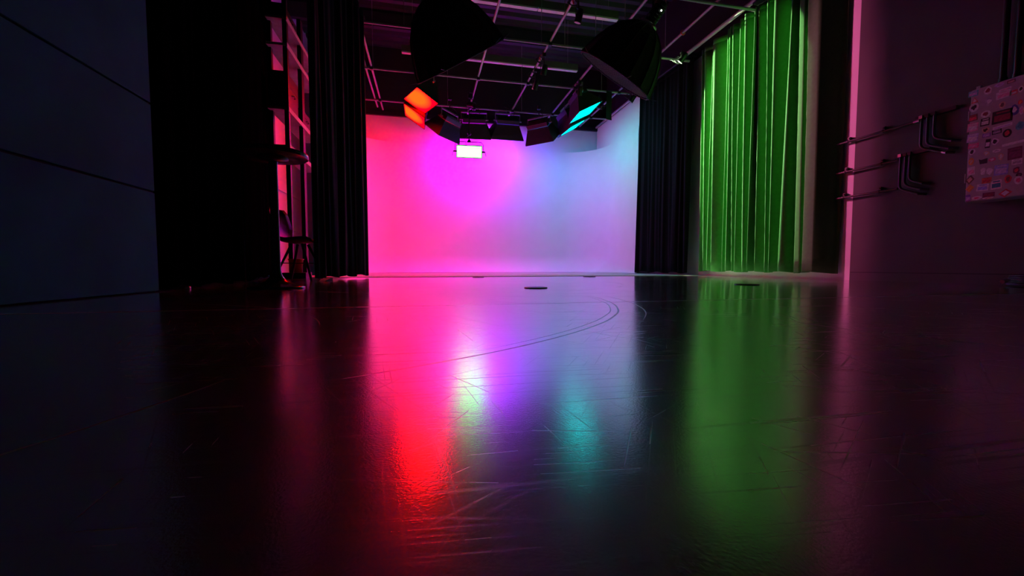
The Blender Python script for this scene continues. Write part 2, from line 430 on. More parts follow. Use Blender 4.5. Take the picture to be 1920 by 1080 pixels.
# ------------------------------------------------------------------ pipe grid
GZ = 3.9
grid = thing('pipe_grid', 'overhead grid of thin steel pipes hung from the ceiling on rods', 'pipe grid', (1.6, 7.2, GZ))
for yy, xa, xb in ((5.2, -1.4, 4.75), (6.70, -0.92, 4.75), (8.20, -1.3, 4.75), (9.70, -1.3, 4.82)):
    MB().tube([(xa, yy, GZ), (xb, yy, GZ)], 0.021, 8).build('pipe', M_PIPE, grid)
for xx, ya, yb in ((-1.06, 7.6, 10.2), (-0.95, 4.0, 10.35), (0.08, 4.0, 10.45), (1.08, 4.0, 10.45), (2.10, 4.0, 10.45), (3.11, 4.0, 10.45), (4.12, 4.0, 10.45), (4.60, 8.0, 10.45)):
    MB().tube([(xx, ya, GZ + 0.043), (xx, yb, GZ + 0.043)], 0.021 if xx < 4.5 else 0.028, 8).build('pipe', M_PIPE, grid)
for xx, yy in ((2.33, 9.70), (1.95, 6.70), (2.36, 6.70), (3.72, 8.20), (2.92, 6.70), (4.08, 6.42), (0.56, 9.70), (-0.95, 6.70), (-0.92, 8.2), (-0.28, 6.70), (3.0, 5.8)):
    MB().tube([(xx, yy, GZ), (xx, yy, 5.56)], 0.006, 6).build('hanger_rod', M_PIPE, grid)
for xx in (-0.95, 0.08, 1.08, 2.10, 3.11, 4.12):
    for yy in (6.70, 8.20, 9.70):
        MB().box((xx, yy, GZ + 0.022), (0.06, 0.06, 0.095)).build('clamp', M_BLK, grid)
# side rail carrying the green and black drapes
rail = thing('curtain_rail', 'thick pale curtain rail running above the green drape', 'rail', (4.78, 6.3, 4.02))
MB().tube([(4.75, 4.0, 4.03), (4.71, 6.72, 4.03)], 0.034, 10).build('rail_tube', M_RAIL, rail)
MB().tube([(4.74, 6.80, 4.01), (4.66, 8.35, 4.01)], 0.026, 10).build('rail_tube', M_BLK, rail, label='black rail tube')
for yy in (5.15, 6.75):
    b = MB(); b.box((4.77, yy, 4.03), (0.11, 0.12, 0.11)); b.bar((4.8, yy, 4.05), (4.94, yy, 4.05), 0.05, 0.05); b.build('bracket', M_BLK, rail)
raill = thing('curtain_rail', 'thin dark curtain rail over the left black drape', 'rail', (-1.05, 5.6, 3.9))
MB().tube([(-1.23, 4.8, 3.93), (-1.05, 5.7, 3.93), (-0.86, 6.7, 3.93)], 0.022, 8).build('rail_tube', M_BLK, raill)

# ------------------------------------------------------------------ suspended linear lights (off)
def linear(name, label, xa, xb, y, z, hh=0.12):
    t = thing(name, label, 'ceiling light', ((xa + xb) / 2, y, z), 'suspended linear lights')
    MB().box(((xa + xb) / 2, y, z + hh / 2 + 0.012), (xb - xa, 0.085, hh)).build('housing', M_LAMPBODY, t)
    n = max(1, round((xb - xa) / 1.3))
    for k in range(n):
        a = xa + (xb - xa) * k / n + 0.006; c = xa + (xb - xa) * (k + 1) / n - 0.006
        MB().box(((a + c) / 2, y, z), (c - a, 0.075, 0.024)).build('diffuser', M_DIFF, t)
    for k in (0.06, 0.94):
        xx = xa + (xb - xa) * k
        MB().tube([(xx, y, z + hh), (xx, y, 5.55)], 0.004, 5).build('cable', M_PIPE, t)
linear('linear_light', 'long unlit linear light hung nearest the camera, at the top edge', 0.45, 3.37, 6.79, 4.5)
linear('linear_light', 'long unlit linear light hung farther back over the softboxes', -0.42, 3.36, 8.69, 4.5)

# ------------------------------------------------------------------ softbox panel lights
def softbox(label, F, az, tilt, w, h, em, pipe_z=GZ, depth=0.30, body=None, group='panel softboxes over the stage', drop=True):
    az, tl = math.radians(az), math.radians(tilt)
    hv = Vector((math.sin(az), math.cos(az), 0)); n = hv * math.cos(tl) + Vector((0, 0, -math.sin(tl)))
    d = Vector((math.cos(az), -math.sin(az), 0)); e = d.cross(n)
    F = Vector(F); Pr = F - n * depth
    t = thing('softbox_light', label, 'softbox', tuple(Pr), group)
    rw, rh = 0.54, 0.24
    def q(c, a, b): return c + d * a + e * b
    # housing
    hb = MB(); hb.obox(Pr - n * 0.05, d * rw / 2, e * rh / 2, n * 0.05)
    for k in range(7): hb.obox(Pr - n * 0.108, d * rw * 0.46, e * 0.006 , n * 0.010) if k == 0 else hb.obox(q(Pr - n * 0.108, 0, (k - 3) * 0.034), d * rw * 0.44, e * 0.005, n * 0.012)
    hb.build('housing', M_BLK, t, bevel=0.006)
    # fabric shell: four sides with a slightly bowed profile
    sb = MB(); prof = [(rw / 2 + 0.004, rh / 2 + 0.004, 0.0), (rw / 2 + 0.012, rh / 2 + 0.012, 0.035), (w / 2 * 0.56 + rw / 2 * 0.44, h / 2 * 0.56 + rh / 2 * 0.44, depth * 0.55), (w / 2, h / 2, depth - 0.01), (w / 2, h / 2, depth + 0.02)]
    vs = []; fs = []
    for (a, b, z) in prof:
        for (i, j) in ((-1, -1), (1, -1), (1, 1), (-1, 1)): vs.append(q(Pr + n * z, i * a, j * b))
    for r in range(len(prof) - 1):
        for k in range(4): fs.append((r * 4 + k, r * 4 + (k + 1) % 4, r * 4 + 4 + (k + 1) % 4, r * 4 + 4 + k))
    sb.add(vs, fs).build('fabric_shell', body or M_SBFAB, t, solid=0.005)
    # hook-and-loop rim
    rm = MB(); f2 = F + n * 0.012
    for (a0, b0, a1, b1) in ((-1, -1, 1, -1), (1, -1, 1, 1), (1, 1, -1, 1), (-1, 1, -1, -1)):
        rm.bar(q(f2, a0 * w / 2, b0 * h / 2), q(f2, a1 * w / 2, b1 * h / 2), 0.014, 0.022, up=n)
    rm.build('rim', body or M_SBFAB, t)
    # diffuser with its own axes (x = width, z = height)
    me = bpy.data.meshes.new('diffuser'); W2, H2 = w / 2 - 0.012, h / 2 - 0.012
    me.from_pydata([(-W2, 0, -H2), (W2, 0, -H2), (W2, 0, H2), (-W2, 0, H2), (-W2, -0.004, -H2), (W2, -0.004, -H2), (W2, -0.004, H2), (-W2, -0.004, H2)], [],
                   [(0, 1, 2, 3), (7, 6, 5, 4), (0, 4, 5, 1), (1, 5, 6, 2), (2, 6, 7, 3), (3, 7, 4, 0)])
    me.materials.append(em); o = bpy.data.objects.new('diffuser', me); COL.objects.link(o); o.parent = t
    M = Matrix((( d.x, n.x, e.x), (d.y, n.y, e.y), (d.z, n.z, e.z))).to_4x4(); M.translation = F + n * 0.006 - Pr
    o.matrix_local = M
    # yoke
    yk = MB(); c = Pr - n * 0.04; up = Vector((0, 0, 1)); top = c + up * 0.165
    for s in (-1, 1):
        yk.bar(c + d * s * (rw / 2 + 0.03), top + d * s * (rw / 2 + 0.03), 0.022, 0.012, up=d)
        yk.tube([c + d * s * (rw / 2), c + d * s * (rw / 2 + 0.07)], 0.018, 8)
    yk.bar(top - d * (rw / 2 + 0.03), top + d * (rw / 2 + 0.03), 0.03, 0.03)
    yk.build('yoke', M_PIPE if body is None else M_BLK, t)
    cl = MB(); zt = max(pipe_z, top.z + 0.06)
    cl.tube([top, (top.x, top.y, zt)], 0.014, 8); cl.box((top.x, top.y, zt), (0.06, 0.07, 0.09)); cl.tube([(top.x - 0.05, top.y, zt - 0.02), (top.x + 0.05, top.y, zt - 0.02)], 0.012, 6)
    cl.build('clamp', M_BLK, t)
    # looped cable
    pts = [Pr - n * 0.1 + d * (0.15 * math.sin(k * 0.55)) + up * (0.04 * k - 0.0) + hv * (-0.05 * math.sin(k * 0.5)) for k in range(8)]
    MB().tube(pts, 0.007, 6).build('cable', M_CABLE, t)
    return t
E_RED = emit('red_diffuser', (1.0, 0.0032, 0.0002), RED[1], edge=(0.75, 0.0, 0.0004))
E_CYAN = emit('cyan_diffuser', CYAN[0], CYAN[1])
softbox('red lit softbox nearest the camera, its whole face glowing orange', (-0.042, 8.576, 3.531), -114.3, 64.8, 0.683, 0.494, E_RED)
softbox('second red lit softbox, just below and behind the first red one', (-0.18, 9.25, 3.45), -90, 57, 0.70, 0.5, E_RED)
softbox('unlit-looking black softbox turned to the left corner, beside the red ones', (0.42, 9.38, 3.16), -50, 52, 0.76, 0.5, emit('pink_diffuser', *DIAG_L))
softbox('black softbox seen from behind, above the white-hot green lamp', (1.19, 9.91, 3.37), 5, 50, 0.80, 0.5, emit('magenta_diffuser', *MID_1))
softbox('black softbox seen from behind, right of the one over the green lamp', (1.99, 9.94, 3.41), 0, 50, 0.80, 0.5, emit('violet_diffuser', *MID_2))
softbox('black softbox turned to the right corner, purple on its lower tip', (2.81, 9.49, 3.24), 45, 52, 0.74, 0.5, emit('blue_diffuser', *DIAG_R))
softbox('lower cyan lit softbox, seen as a thin glowing sliver', (3.39, 9.06, 3.40), 87, 60, 0.76, 0.5, E_CYAN)
softbox('upper cyan lit softbox, seen as a glowing blue-green diamond', (3.34, 8.2, 3.43), 93, 63, 0.74, 0.54, E_CYAN)

# ------------------------------------------------------------------ green LED panel on a drop pole
gl = thing('led_panel_light', 'small white-hot green LED panel hanging on a pole in front of the backdrop', 'stage light', (0.98, 9.0, 2.69))
gc = Vector((0.98, 9.0, 2.685)); gn = Vector((-0.06, -0.95, -0.31)).normalized(); gd = Vector((-gn.y, gn.x, 0)).normalized(); ge = gn.cross(gd) * -1
if ge.z < 0: ge = -ge
hb = MB(); hb.obox(gc - gn * 0.05, gd * 0.285, ge * 0.135, gn * 0.045); hb.build('housing', M_BLK, gl, bevel=0.008)
fr = MB()
for (a0, b0, a1, b1) in ((-1, -1, 1, -1), (1, -1, 1, 1), (1, 1, -1, 1), (-1, 1, -1, -1)):
    fr.bar(gc + gd * a0 * 0.278 + ge * b0 * 0.128, gc + gd * a1 * 0.278 + ge * b1 * 0.128, 0.016, 0.02, up=gn)
fr.build('bezel', M_BLK, gl)
MB().obox(gc + gn * 0.002, gd * 0.268, ge * 0.118, gn * 0.003).build('diffuser', emit('lime_diffuser', *LIME), gl)
yk = MB(); top = gc + Vector((0, 0, 0.21))
pts = []
yk.tube([gc - gd * 0.31 - gn * 0.04, gc - gd * 0.31 + Vector((0, 0, 0.16)) - gn * 0.04, top - gd * 0.26 - gn * 0.04, top + gd * 0.26 - gn * 0.04, gc + gd * 0.31 + Vector((0, 0, 0.16)) - gn * 0.04, gc + gd * 0.31 - gn * 0.04], 0.010, 8)
for s in (-1, 1): yk.tube([gc + gd * s * 0.285 - gn * 0.04, gc + gd * s * 0.35 - gn * 0.04], 0.02, 8); yk.tube([gc + gd * s * 0.35 - gn * 0.04, gc + gd * s * 0.37 - gn * 0.04 - Vector((0, 0, 0.09))], 0.008, 6)
yk.build('yoke', M_BLK, gl)
pp = MB(); pt = top - gn * 0.04
pp.tube([pt, (pt.x, pt.y, GZ + 0.02)], 0.013, 8); pp.tube([(pt.x, pt.y, 3.05), (pt.x, pt.y, 3.13)], 0.028, 8); pp.lathe([(0.05, 0), (0.03, 0.04), (0.013, 0.06)], pt, (0, 0, 1), 12)
pp.tube([(pt.x - 0.05, pt.y, 3.09), (pt.x + 0.05, pt.y, 3.09)], 0.010, 6); pp.box((pt.x + 0.03, pt.y, GZ), (0.10, 0.06, 0.10))
pp.build('drop_pole', M_BLK, gl)
MB().tube([gc - gn * 0.1 + gd * -0.05 + ge * 0.1, gc - gn * 0.1 + gd * -0.10 + Vector((0, 0, 0.28)), (pt.x + 0.02, pt.y + 0.02, 3.06)], 0.006, 6).build('cable', M_CABLE, gl)
# ------------------------------------------------------------------ big parabolic softboxes
def parabolic(label, c, N, diam, depth, grid_, hang):
    c = Vector(c); N = Vector(N).normalized(); ap = c - N * depth; R = diam / 2
    t = thing('parabolic_softbox', label, 'softbox', tuple(ap), 'large round softboxes')
    u, w, _ = basis(N); ns = 16
    prof = [(0.085, 0.0), (0.20, 0.05), (0.34, 0.16), (0.45, 0.32), (0.53, 0.50), (0.58, 0.66), (0.60, 0.75)]
    prof = [(r / 0.60 * R, z / 0.75 * depth) for r, z in prof]
    vs = []; fs = []; m = ns * 3
    for (r, z) in prof:
        for k in range(m):
            a = 2 * PI * k / m; f = 1.0 if k % 3 == 0 else 0.972
            vs.append(ap + N * z + (u * math.cos(a) + w * math.sin(a)) * r * f)
    for i in range(len(prof) - 1):
        for k in range(m):
            a, b = i * m + k, i * m + (k + 1) % m; fs.append((a, b, b + m, a + m))
    MB().add(vs, fs, 0, False).build('fabric_shell', M_SBFAB, t, solid=0.006)
    for k in range(ns):
        a = 2 * PI * k / ns
        MB().tube([ap + N * z + (u * math.cos(a) + w * math.sin(a)) * (r + 0.008) for r, z in prof], 0.006, 5).build('rib', M_BLK, t)
    rim = [ap + N * (depth + 0.004) + (u * math.cos(2 * PI * k / m) + w * math.sin(2 * PI * k / m)) * R * (1.0 if k % 3 == 0 else 0.972) for k in range(m)]
    MB().tube(rim + [rim[0], rim[1]], 0.011, 6, caps=False).build('rim', M_SBFAB, t)
    for k in range(0, ns, 3):
        a = 2 * PI * k / ns; p = ap + N * (depth + 0.004) + (u * math.cos(a) + w * math.sin(a)) * R
        MB().tube([p, p + (u * math.cos(a) + w * math.sin(a)) * 0.10 - N * 0.03], 0.004, 5).build('strap_tail', M_CABLE, t)
    # front diffuser and honeycomb louvre
    mb = MB(); mb.add([c - N * 0.06 + (u * math.cos(2 * PI * k / m) + w * math.sin(2 * PI * k / m)) * R * 0.965 for k in range(m)], [tuple(range(m))]); mb.build('diffuser', M_GRIDD, t)
    if grid_:
        g = MB(); st = 0.045; k = -int(R / st)
        while k <= int(R / st):
            x = k * st; hl = math.sqrt(max(0, (R * 0.96) ** 2 - x * x))
            if hl > 0.03:
                g.obox(c + u * x - N * 0.025, w * hl, N * 0.022, u * 0.0012)
                g.obox(c + w * x - N * 0.020, u * hl, N * 0.022, w * 0.0012, 1)
            k += 1
        o = g.build('honeycomb_grid', [M_GRIDF, M_GRIDD], t)
    # speed ring and lamp head
    MB().lathe([(0.10, -0.02), (0.13, -0.02), (0.13, 0.03), (0.10, 0.03)], ap, N, 24).build('speed_ring', M_STEEL, t)
    lh = MB(); lh.lathe([(0.001, -0.30), (0.07, -0.30), (0.085, -0.27), (0.085, -0.02), (0.07, 0.0), (0.001, 0.0)], ap, N, 20)
    for k in range(5): lh.lathe([(0.086, -0.26 + k * 0.04), (0.094, -0.26 + k * 0.04), (0.094, -0.245 + k * 0.04), (0.086, -0.245 + k * 0.04)], ap, N, 20)
    lh.build('lamp_head', M_BLK, t)
    return t, ap, N, u, w
hang = []
t, ap, N, u, w = parabolic('huge black round softbox hanging at left, its mouth seen edge-on', (0.456, 5.162, 2.713), (0.492, 0.367, -0.790), 1.19, 0.72, True, None)
yk = MB(); c = ap - N * 0.15; topz = 3.80
side = N.cross(Vector((0, 0, 1))).normalized()
yk.tube([c + side * 0.12, c + side * 0.12 + Vector((0, 0, 0.25)), c - side * 0.12 + Vector((0, 0, 0.25)), c - side * 0.12], 0.012, 8); yk.tube([c + Vector((0, 0, 0.25)), (c.x, c.y, GZ)], 0.014, 8)
yk.build('yoke', M_BLK, t)
MB().tube([c + Vector((-0.05 - 0.12 * math.sin(k * .4), 0.02 * k, 0.30 - 0.34 * math.sin(k * 0.32))) for k in range(11)], 0.008, 6).build('cable', M_CABLE, t)
MB().obox(c + side * 0.02 - N * 0.02 + Vector((-0.06, -0.06, -0.03)), (0.03, 0.02, 0.03), (0.01, -0.012, 0), (0.008, 0, -0.01)).build('clamp_lever', M_STEEL, t)
t, ap, N, u, w = parabolic('huge black round softbox hanging at right, its honeycomb mouth visible', (2.708, 5.507, 2.906), (-0.436, 0.46, -0.774), 1.19, 0.72, True, None)
yk = MB(); c = ap - N * 0.15; side = N.cross(Vector((0, 0, 1))).normalized()
yk.tube([c + side * 0.12, c + side * 0.12 + Vector((0, 0, 0.22)), c - side * 0.12 + Vector((0, 0, 0.22)), c - side * 0.12], 0.012, 8); yk.tube([c + Vector((0, 0, 0.22)), (c.x, c.y, GZ + 0.05)], 0.014, 8)
yk.box((c.x, c.y, GZ + 0.02), (0.07, 0.09, 0.10)); yk.build('yoke', M_BLK, t)
ip = c + Vector((0.02, -0.09, -0.02))
MB().lathe([(0.001, 0.0), (0.011, 0.0), (0.011, 0.006), (0.001, 0.008)], ip + Vector((0, -0.02, 0)), (0, -1, -0.2), 10).build('indicator_led', emit('indicator_white', (0.85, 1.0, 0.85), 3.0), t, label='small glowing white status light')
MB().obox(ap - N * 0.05 + side * -0.11 + Vector((0, -0.02, 0.02)), (0.012, 0, 0.004), (0, 0.01, 0), (0, 0, 0.014)).build('clamp_lever', M_STEEL, t)

# ------------------------------------------------------------------ small hanging spotlights (off), then added fill lamps
def spotlet(label, x, y, z, aim, pipe=True, red=True):
    t = thing('small_spotlight', label, 'spotlight', (x, y, z), 'small unlit spotlights on the grid')
    a = Vector(aim).normalized(); c = Vector((x, y, z))
    MB().lathe([(0.001, -0.11), (0.035, -0.11), (0.045, -0.06), (0.052, 0.05), (0.052, 0.06), (0.046, 0.06)], c, a, 16).build('body', M_BLK, t)
    MB().lathe([(0.001, 0.058), (0.050, 0.055), (0.050, 0.045), (0.001, 0.045)], c, a, 16).build('lens', M_DIFF, t)
    s = a.cross(Vector((0, 0, 1))).normalized()
    y_ = MB(); y_.tube([c + s * 0.065, c + s * 0.065 + Vector((0, 0, 0.12)), c - s * 0.065 + Vector((0, 0, 0.12)), c - s * 0.065], 0.007, 6)
    y_.tube([c + Vector((0, 0, 0.12)), (x, y, GZ + 0.02)], 0.009, 6); y_.box((x, y, GZ + 0.01), (0.05, 0.06, 0.09)); y_.build('yoke', M_BLK, t)
    pts = []
    for k in range(22):
        f = k / 21; pts.append((x - 0.06 - 0.07 * math.sin(f * 15), y + 0.10 * f, GZ - 0.16 * abs(math.cos(f * 7.5)) * (1 - 0.5 * f) + 0.01))
    MB().tube(pts, 0.006, 6).build('cable', M_CABLE, t)
    if red: MB().tube([(x - 0.03, y + 0.1, GZ + 0.045), (x - 0.045, y + 0.11, GZ + 0.0), (x - 0.03, y + 0.12, GZ - 0.04)], 0.011, 6).build('cable_tie', M_REDTAPE, t, label='red cable tie')
spotlet('small unlit spotlight in front of the nearer linear light', 2.12, 5.45, 3.60, (-0.2, 0.3, -1))
spotlet('small unlit spotlight with red tie, hung on the middle pipe', 2.10, 7.05, 3.62, (-0.1, 0.5, -1))
spotlet('small unlit spotlight hung lowest in the middle of the grid', 2.10, 7.62, 3.60, (-0.2, 0.5, -1), red=False)
spotlet('small unlit spotlight at the top of the right black drape', 4.40, 8.13, 3.76, (-0.6, 0.6, -1), red=False)
spotlet('small unlit spotlight beside the far end of the pale rail', 4.50, 6.55, 3.84, (-0.6, 0.6, -1), red=False)
spotlet('small unlit spotlight on the pipe before the upper cyan softbox', 3.11, 7.9, 3.70, (0.1, 0.6, -1), red=False)
def snoot(label, pos, target, col, watts, size, squash, blend, lens, drop, leaf=None, soft=0.03):
    """added narrow fill lamp in a snoot body; its beam is a spot lamp inside the barrel mouth"""
    c = Vector(pos); a = (Vector(target) - c).normalized()
    t = thing('added_spotlight', label, 'spotlight', pos)
    MB().lathe([(0.001, -0.16), (0.05, -0.16), (0.055, -0.12), (0.055, 0.02), (0.055, 0.05), (0.049, 0.05), (0.047, -0.13)], c, a, 18).build('body', M_BLK, t)
    MB().lathe([(0.001, -0.116), (0.045, -0.116), (0.045, -0.12), (0.001, -0.12)], c, a, 18).build('lens', emit(lens, col, 3.0), t)
    sv = a.cross(Vector((0, 0, 1))).normalized(); y_ = MB(); b_ = c - a * 0.06
    y_.tube([b_ + sv * 0.07, b_ + sv * 0.07 + Vector((0, 0, 0.12)), b_ - sv * 0.07 + Vector((0, 0, 0.12)), b_ - sv * 0.07], 0.007, 6)
    y_.tube([b_ + Vector((0, 0, 0.12)), (b_.x, b_.y, drop)], 0.011, 6); y_.box((b_.x, b_.y, drop), (0.05, 0.06, 0.07)); y_.build('yoke', M_BLK, t)
    if leaf:   # added flag that keeps the beam off the side wall
        la = math.radians(leaf); m_ = c + a * 0.055 + Vector((math.sin(la), -math.cos(la), -0.28)) * 0.30; w_ = Vector((-math.cos(la), -math.sin(la), 0))
        MB().obox(m_ + w_ * 0.07, w_ * 0.07, Vector((0, 0, 0.30)), Vector((0.001, 0.0, 0))).build('added_flag', M_BLK, t)
        MB().bar(c + w_ * 0.05, m_ + w_ * 0.06, 0.012, 0.012).build('added_flag_arm', M_BLK, t)
    d = bpy.data.lights.new('beam', 'SPOT'); d.energy = watts; d.color = col; d.spot_size = math.radians(size); d.spot_blend = blend; d.shadow_soft_size = soft
    o = bpy.data.objects.new('beam', d); COL.objects.link(o); o.location = c + a * 0.055; o.rotation_euler = a.to_track_quat('-Z', 'Y').to_euler(); o.scale = (squash, 1, 1)
snoot('added fill spotlight for the green drape, beside the upper cyan softbox', (3.86, 8.50, 3.70), (4.76, 5.62, 2.25), (0.68, 1.0, 0.52), GREEN_FILL_W, 68, 0.166, 0.06, 'green_fill_lens', GZ + 0.02, leaf=12.3, soft=0.005)  # added lamp that brightens the folds of the green drape
snoot('added fill spotlight for the right wall strip, on the pipe above the green lamp', (1.04, 8.80, 3.62), (4.95, 3.97, 1.5), (1.0, 0.13, 0.42), PINK_FILL_W, 54, 0.08, 0.8, 'pink_fill_lens', GZ + 0.02, soft=0.09)  # added lamp that throws pink light on the bare wall strip
# red tie on the right pipe
MB().tube([(4.12 + 0.035 * math.cos(k * PI / 5), 5.99, GZ + 0.043 + 0.035 * math.sin(k * PI / 5)) for k in range(11)], 0.010, 6, caps=False).build('cable_tie', M_REDTAPE)
tag(bpy.data.objects['cable_tie.001'] if 'cable_tie.001' in bpy.data.objects and bpy.data.objects['cable_tie.001'].parent is None else [o for o in bpy.data.objects if o.name.startswith('cable_tie') and o.parent is None][0], 'bright red cable tie wrapped round the pipe left of the pale rail', 'cable tie')

# ------------------------------------------------------------------ storage recess on the left
rack = thing('storage_rack', 'tall black storage rack lit pink from behind, left of the drape', 'rack', (-2.1, 7.5, 0))
RX0, RX1 = -2.22, -1.98
for x, y, w_ in ((RX1, 6.70, 0.065), (RX1, 7.44, 0.12), (RX1, 8.30, 0.065), (RX0, 6.78, 0.065), (RX0, 8.30, 0.065)):
    MB().box((x, y, 2.1), (0.06, w_, 4.2)).build('upright', M_BLK, rack)
for z in (1.95, 2.50, 3.42, 3.80):
    MB().box(((RX0 + RX1) / 2, 7.50, z), (RX1 - RX0 + 0.02, 1.7, 0.035)).build('shelf', M_WOOD, rack)
    MB().box((RX1 + 0.035, 7.50, z - 0.01), (0.012, 1.72, 0.07)).build('shelf_beam', M_WOOD, rack)
# boards on the store wall
for z in (0.92, 1.62):
    tag(MB().box((-2.64, 7.9, z), (0.03, 3.4, 0.06)).build('wall_rail', M_STORE, loc=(-2.64, 7.9, z)), 'slim pale rail on the pink-lit wall, %s' % ('at the height of the chair back' if z < 1 else 'just under the round tabletop'), 'rail')
def case(label, c, s, m):
    t = thing('flight_case', label, 'case', (c[0], c[1], c[2] - s[2] / 2), 'cases on the storage rack')
    MB().box(c, s).build('body', m, t, bevel=0.012)
    MB().box((c[0], c[1], c[2] + s[2] * 0.18), (s[0] + 0.008, s[1] + 0.008, 0.02)).build('lid_seam', M_BLK, t)
    MB().tube([(c[0] + s[0] / 2 + 0.003, c[1] - 0.06, c[2]), (c[0] + s[0] / 2 + 0.03, c[1] - 0.05, c[2]), (c[0] + s[0] / 2 + 0.03, c[1] + 0.05, c[2]), (c[0] + s[0] / 2 + 0.003, c[1] + 0.06, c[2])], 0.008, 6).build('handle', M_BLK, t)
case('dark case high on the storage rack, above the round table', (-2.10, 7.05, 2.52 + 0.29), (0.20, 0.55, 0.57), M_BLKP)
case('lower dark case beside the tall one on the storage rack', (-2.10, 7.8, 2.52 + 0.16), (0.20, 0.6, 0.29), M_BLKP)
case('low dark case on the top shelf of the storage rack', (-2.10, 7.05, 3.82 + 0.13), (0.20, 0.6, 0.22), M_BLKP)

# round pedestal bar table
tb = thing('bar_table', 'tall black round pedestal table in the dark recess at left', 'table', (-1.03, 3.28, 0))
tx, ty = -1.075, 3.28
MB().lathe([(0.001, 0.955), (0.225, 0.955), (0.235, 0.963), (0.235, 0.983), (0.23, 0.988), (0.001, 0.988)], (tx, ty, 0), (0, 0, 1), 40).build('tabletop', mat('table_laminate', (0.02, 0.02, 0.021), 0.25), tb)
MB().lathe([(0.032, 0.12), (0.030, 0.2), (0.028, 0.90), (0.032, 0.925)], (tx, ty, 0), (0, 0, 1), 24).build('pole', mat('table_pole_gloss', (0.02, 0.02, 0.021), 0.18, 0.3), tb)
MB().lathe([(0.001, 0.001), (0.19, 0.001), (0.19, 0.010), (0.165, 0.018), (0.12, 0.032), (0.07, 0.055), (0.042, 0.09), (0.032, 0.13)], (tx, ty, 0), (0, 0, 1), 40).build('base', mat('table_base_gloss', (0.02, 0.02, 0.021), 0.2, 0.3), tb)
MB().lathe([(0.10, 0.954), (0.10, 0.94), (0.03, 0.925)], (tx, ty, 0), (0, 0, 1), 20).build('mount_plate', M_BLK, tb)

# moulded shell chair behind the table, facing right
ch = thing('shell_chair', 'black moulded chair standing behind the round table', 'chair', (-1.42, 4.75, 0))
cx, cy = -1.42, 5.12; fa = math.radians(-10)     # facing direction from +X
fx, fy = math.cos(fa), math.sin(fa); sx, sy = -fy, fx
def cp(f, s, z): return (cx + fx * f + sx * s, cy + fy * f + sy * s, z)
prof = [(-0.30, 0.83, .15), (-0.285, 0.78, .20), (-0.265, 0.70, .215), (-0.24, 0.60, .22), (-0.205, 0.50, .22), (-0.15, 0.445, .22), (-0.06, 0.43, .225), (0.06, 0.44, .225), (0.16, 0.445, .22), (0.21, 0.425, .20)]
vs = []; fs = []; nn = 9
for f, z, hw in prof:
    for k in range(nn):
        s = -1 + 2 * k / (nn - 1); lift = 0.05 * abs(s) ** 3
        back = f + (0.05 * s * s if z > 0.5 else 0)
        vs.append(cp(back, s * hw, z + (lift if z < 0.5 else 0)))
for i in range(len(prof) - 1):
    for k in range(nn - 1): fs.append((i * nn + k, i * nn + k + 1, (i + 1) * nn + k + 1, (i + 1) * nn + k))
MB().add(vs, fs, 0, True).build('seat_shell', M_BLKP, ch, solid=0.012)
for f in (-1, 1):
    for s in (-1, 1):
        MB().tube([cp(f * 0.06, s * 0.07, 0.42), cp(f * 0.21, s * 0.20, 0.004)], [0.016, 0.011], 8).build('leg', M_BLK, ch)
b = MB(); b.tube([cp(-0.14, -0.13, 0.2), cp(0.14, 0.13, 0.2)], 0.006, 6); b.tube([cp(-0.14, 0.13, 0.2), cp(0.14, -0.13, 0.2)], 0.006, 6); b.build('brace', M_BLK, ch)
# orange tub on the floor behind the chair
bk = MB(); bk.lathe([(0.001, 0.002), (0.075, 0.002), (0.09, 0.17), (0.10, 0.175), (0.10, 0.185), (0.085, 0.18), (0.07, 0.012), (0.001, 0.012)], (-1.72, 6.0, 0.08), (0, 0, 1), 20)
# base it on a low box so it sits where the photo shows it
lowbox = tag(MB().box((-1.72, 6.0, 0.04), (0.32, 0.3, 0.078)).build('low_plinth', M_BLK, loc=(-1.72, 6.0, 0.0)), 'low black box on the floor behind the chair', 'box')
tag(bk.build('tub', M_ORANGE, loc=(-1.72, 6.0, 0.08)), 'small orange-red tub on a low black box behind the chair', 'tub')

# ------------------------------------------------------------------ conduits on the right wall
PX = XR - 0.045
def bend(ytop, ztop, zb, r, tail, drop):
    pts = [(PX, ytop, ztop), (PX, ytop, zb + r)]
    for k in range(1, 6):
        a = k / 5 * math.radians(65); pts.append((PX, ytop - r * (1 - math.cos(a)), zb + r - r * math.sin(a)))
    p = Vector(pts[-1]); d = Vector((0, -math.sin(math.radians(65)), -math.cos(math.radians(65))))
    q = p + d * tail; pts += [tuple(q), (q.x + 0.03, q.y - 0.05, q.z - 0.012)]
    return pts
def conduit_set(name, label, tops, ztop, zbs, rs, tails):
    t = thing(name, label, 'conduit', (PX, tops[0], zbs[0]), 'bent conduits on the right wall')
    for yt, zb, r, tl in zip(tops, zbs, rs, tails):
        p = bend(yt, ztop, zb, r, tl, 0)
        MB().tube(p, 0.0125, 8).build('pipe', M_COND, t)
        e = Vector(p[-2]); dd = (Vector(p[-2]) - Vector(p[-3])).normalized()
        MB().tube([e - dd * 0.035, e], 0.016, 8).build('coupling', M_STEEL if tl > 0.17 else M_COND, t)
    MB().box((XR - 0.02, (tops[0] + tops[-1]) / 2 - 0.05, ztop + 0.004), (0.045, abs(tops[0] - tops[-1]) + 0.22, 0.035)).build('strut', M_COND, t)
    for yt in tops: MB().box((PX - 0.012, yt, ztop - 0.0), (0.02, 0.03, 0.03)).build('strut_clamp', M_STEEL if yt == tops[0] else M_COND, t)
    return t
conduit_set('conduit_bends', 'upper cluster of three bent conduits on the dark right wall', (3.175, 3.125, 3.07), 1.66, (1.33, 1.35, 1.40), (0.07, 0.07, 0.07), (0.19, 0.16, 0.12))
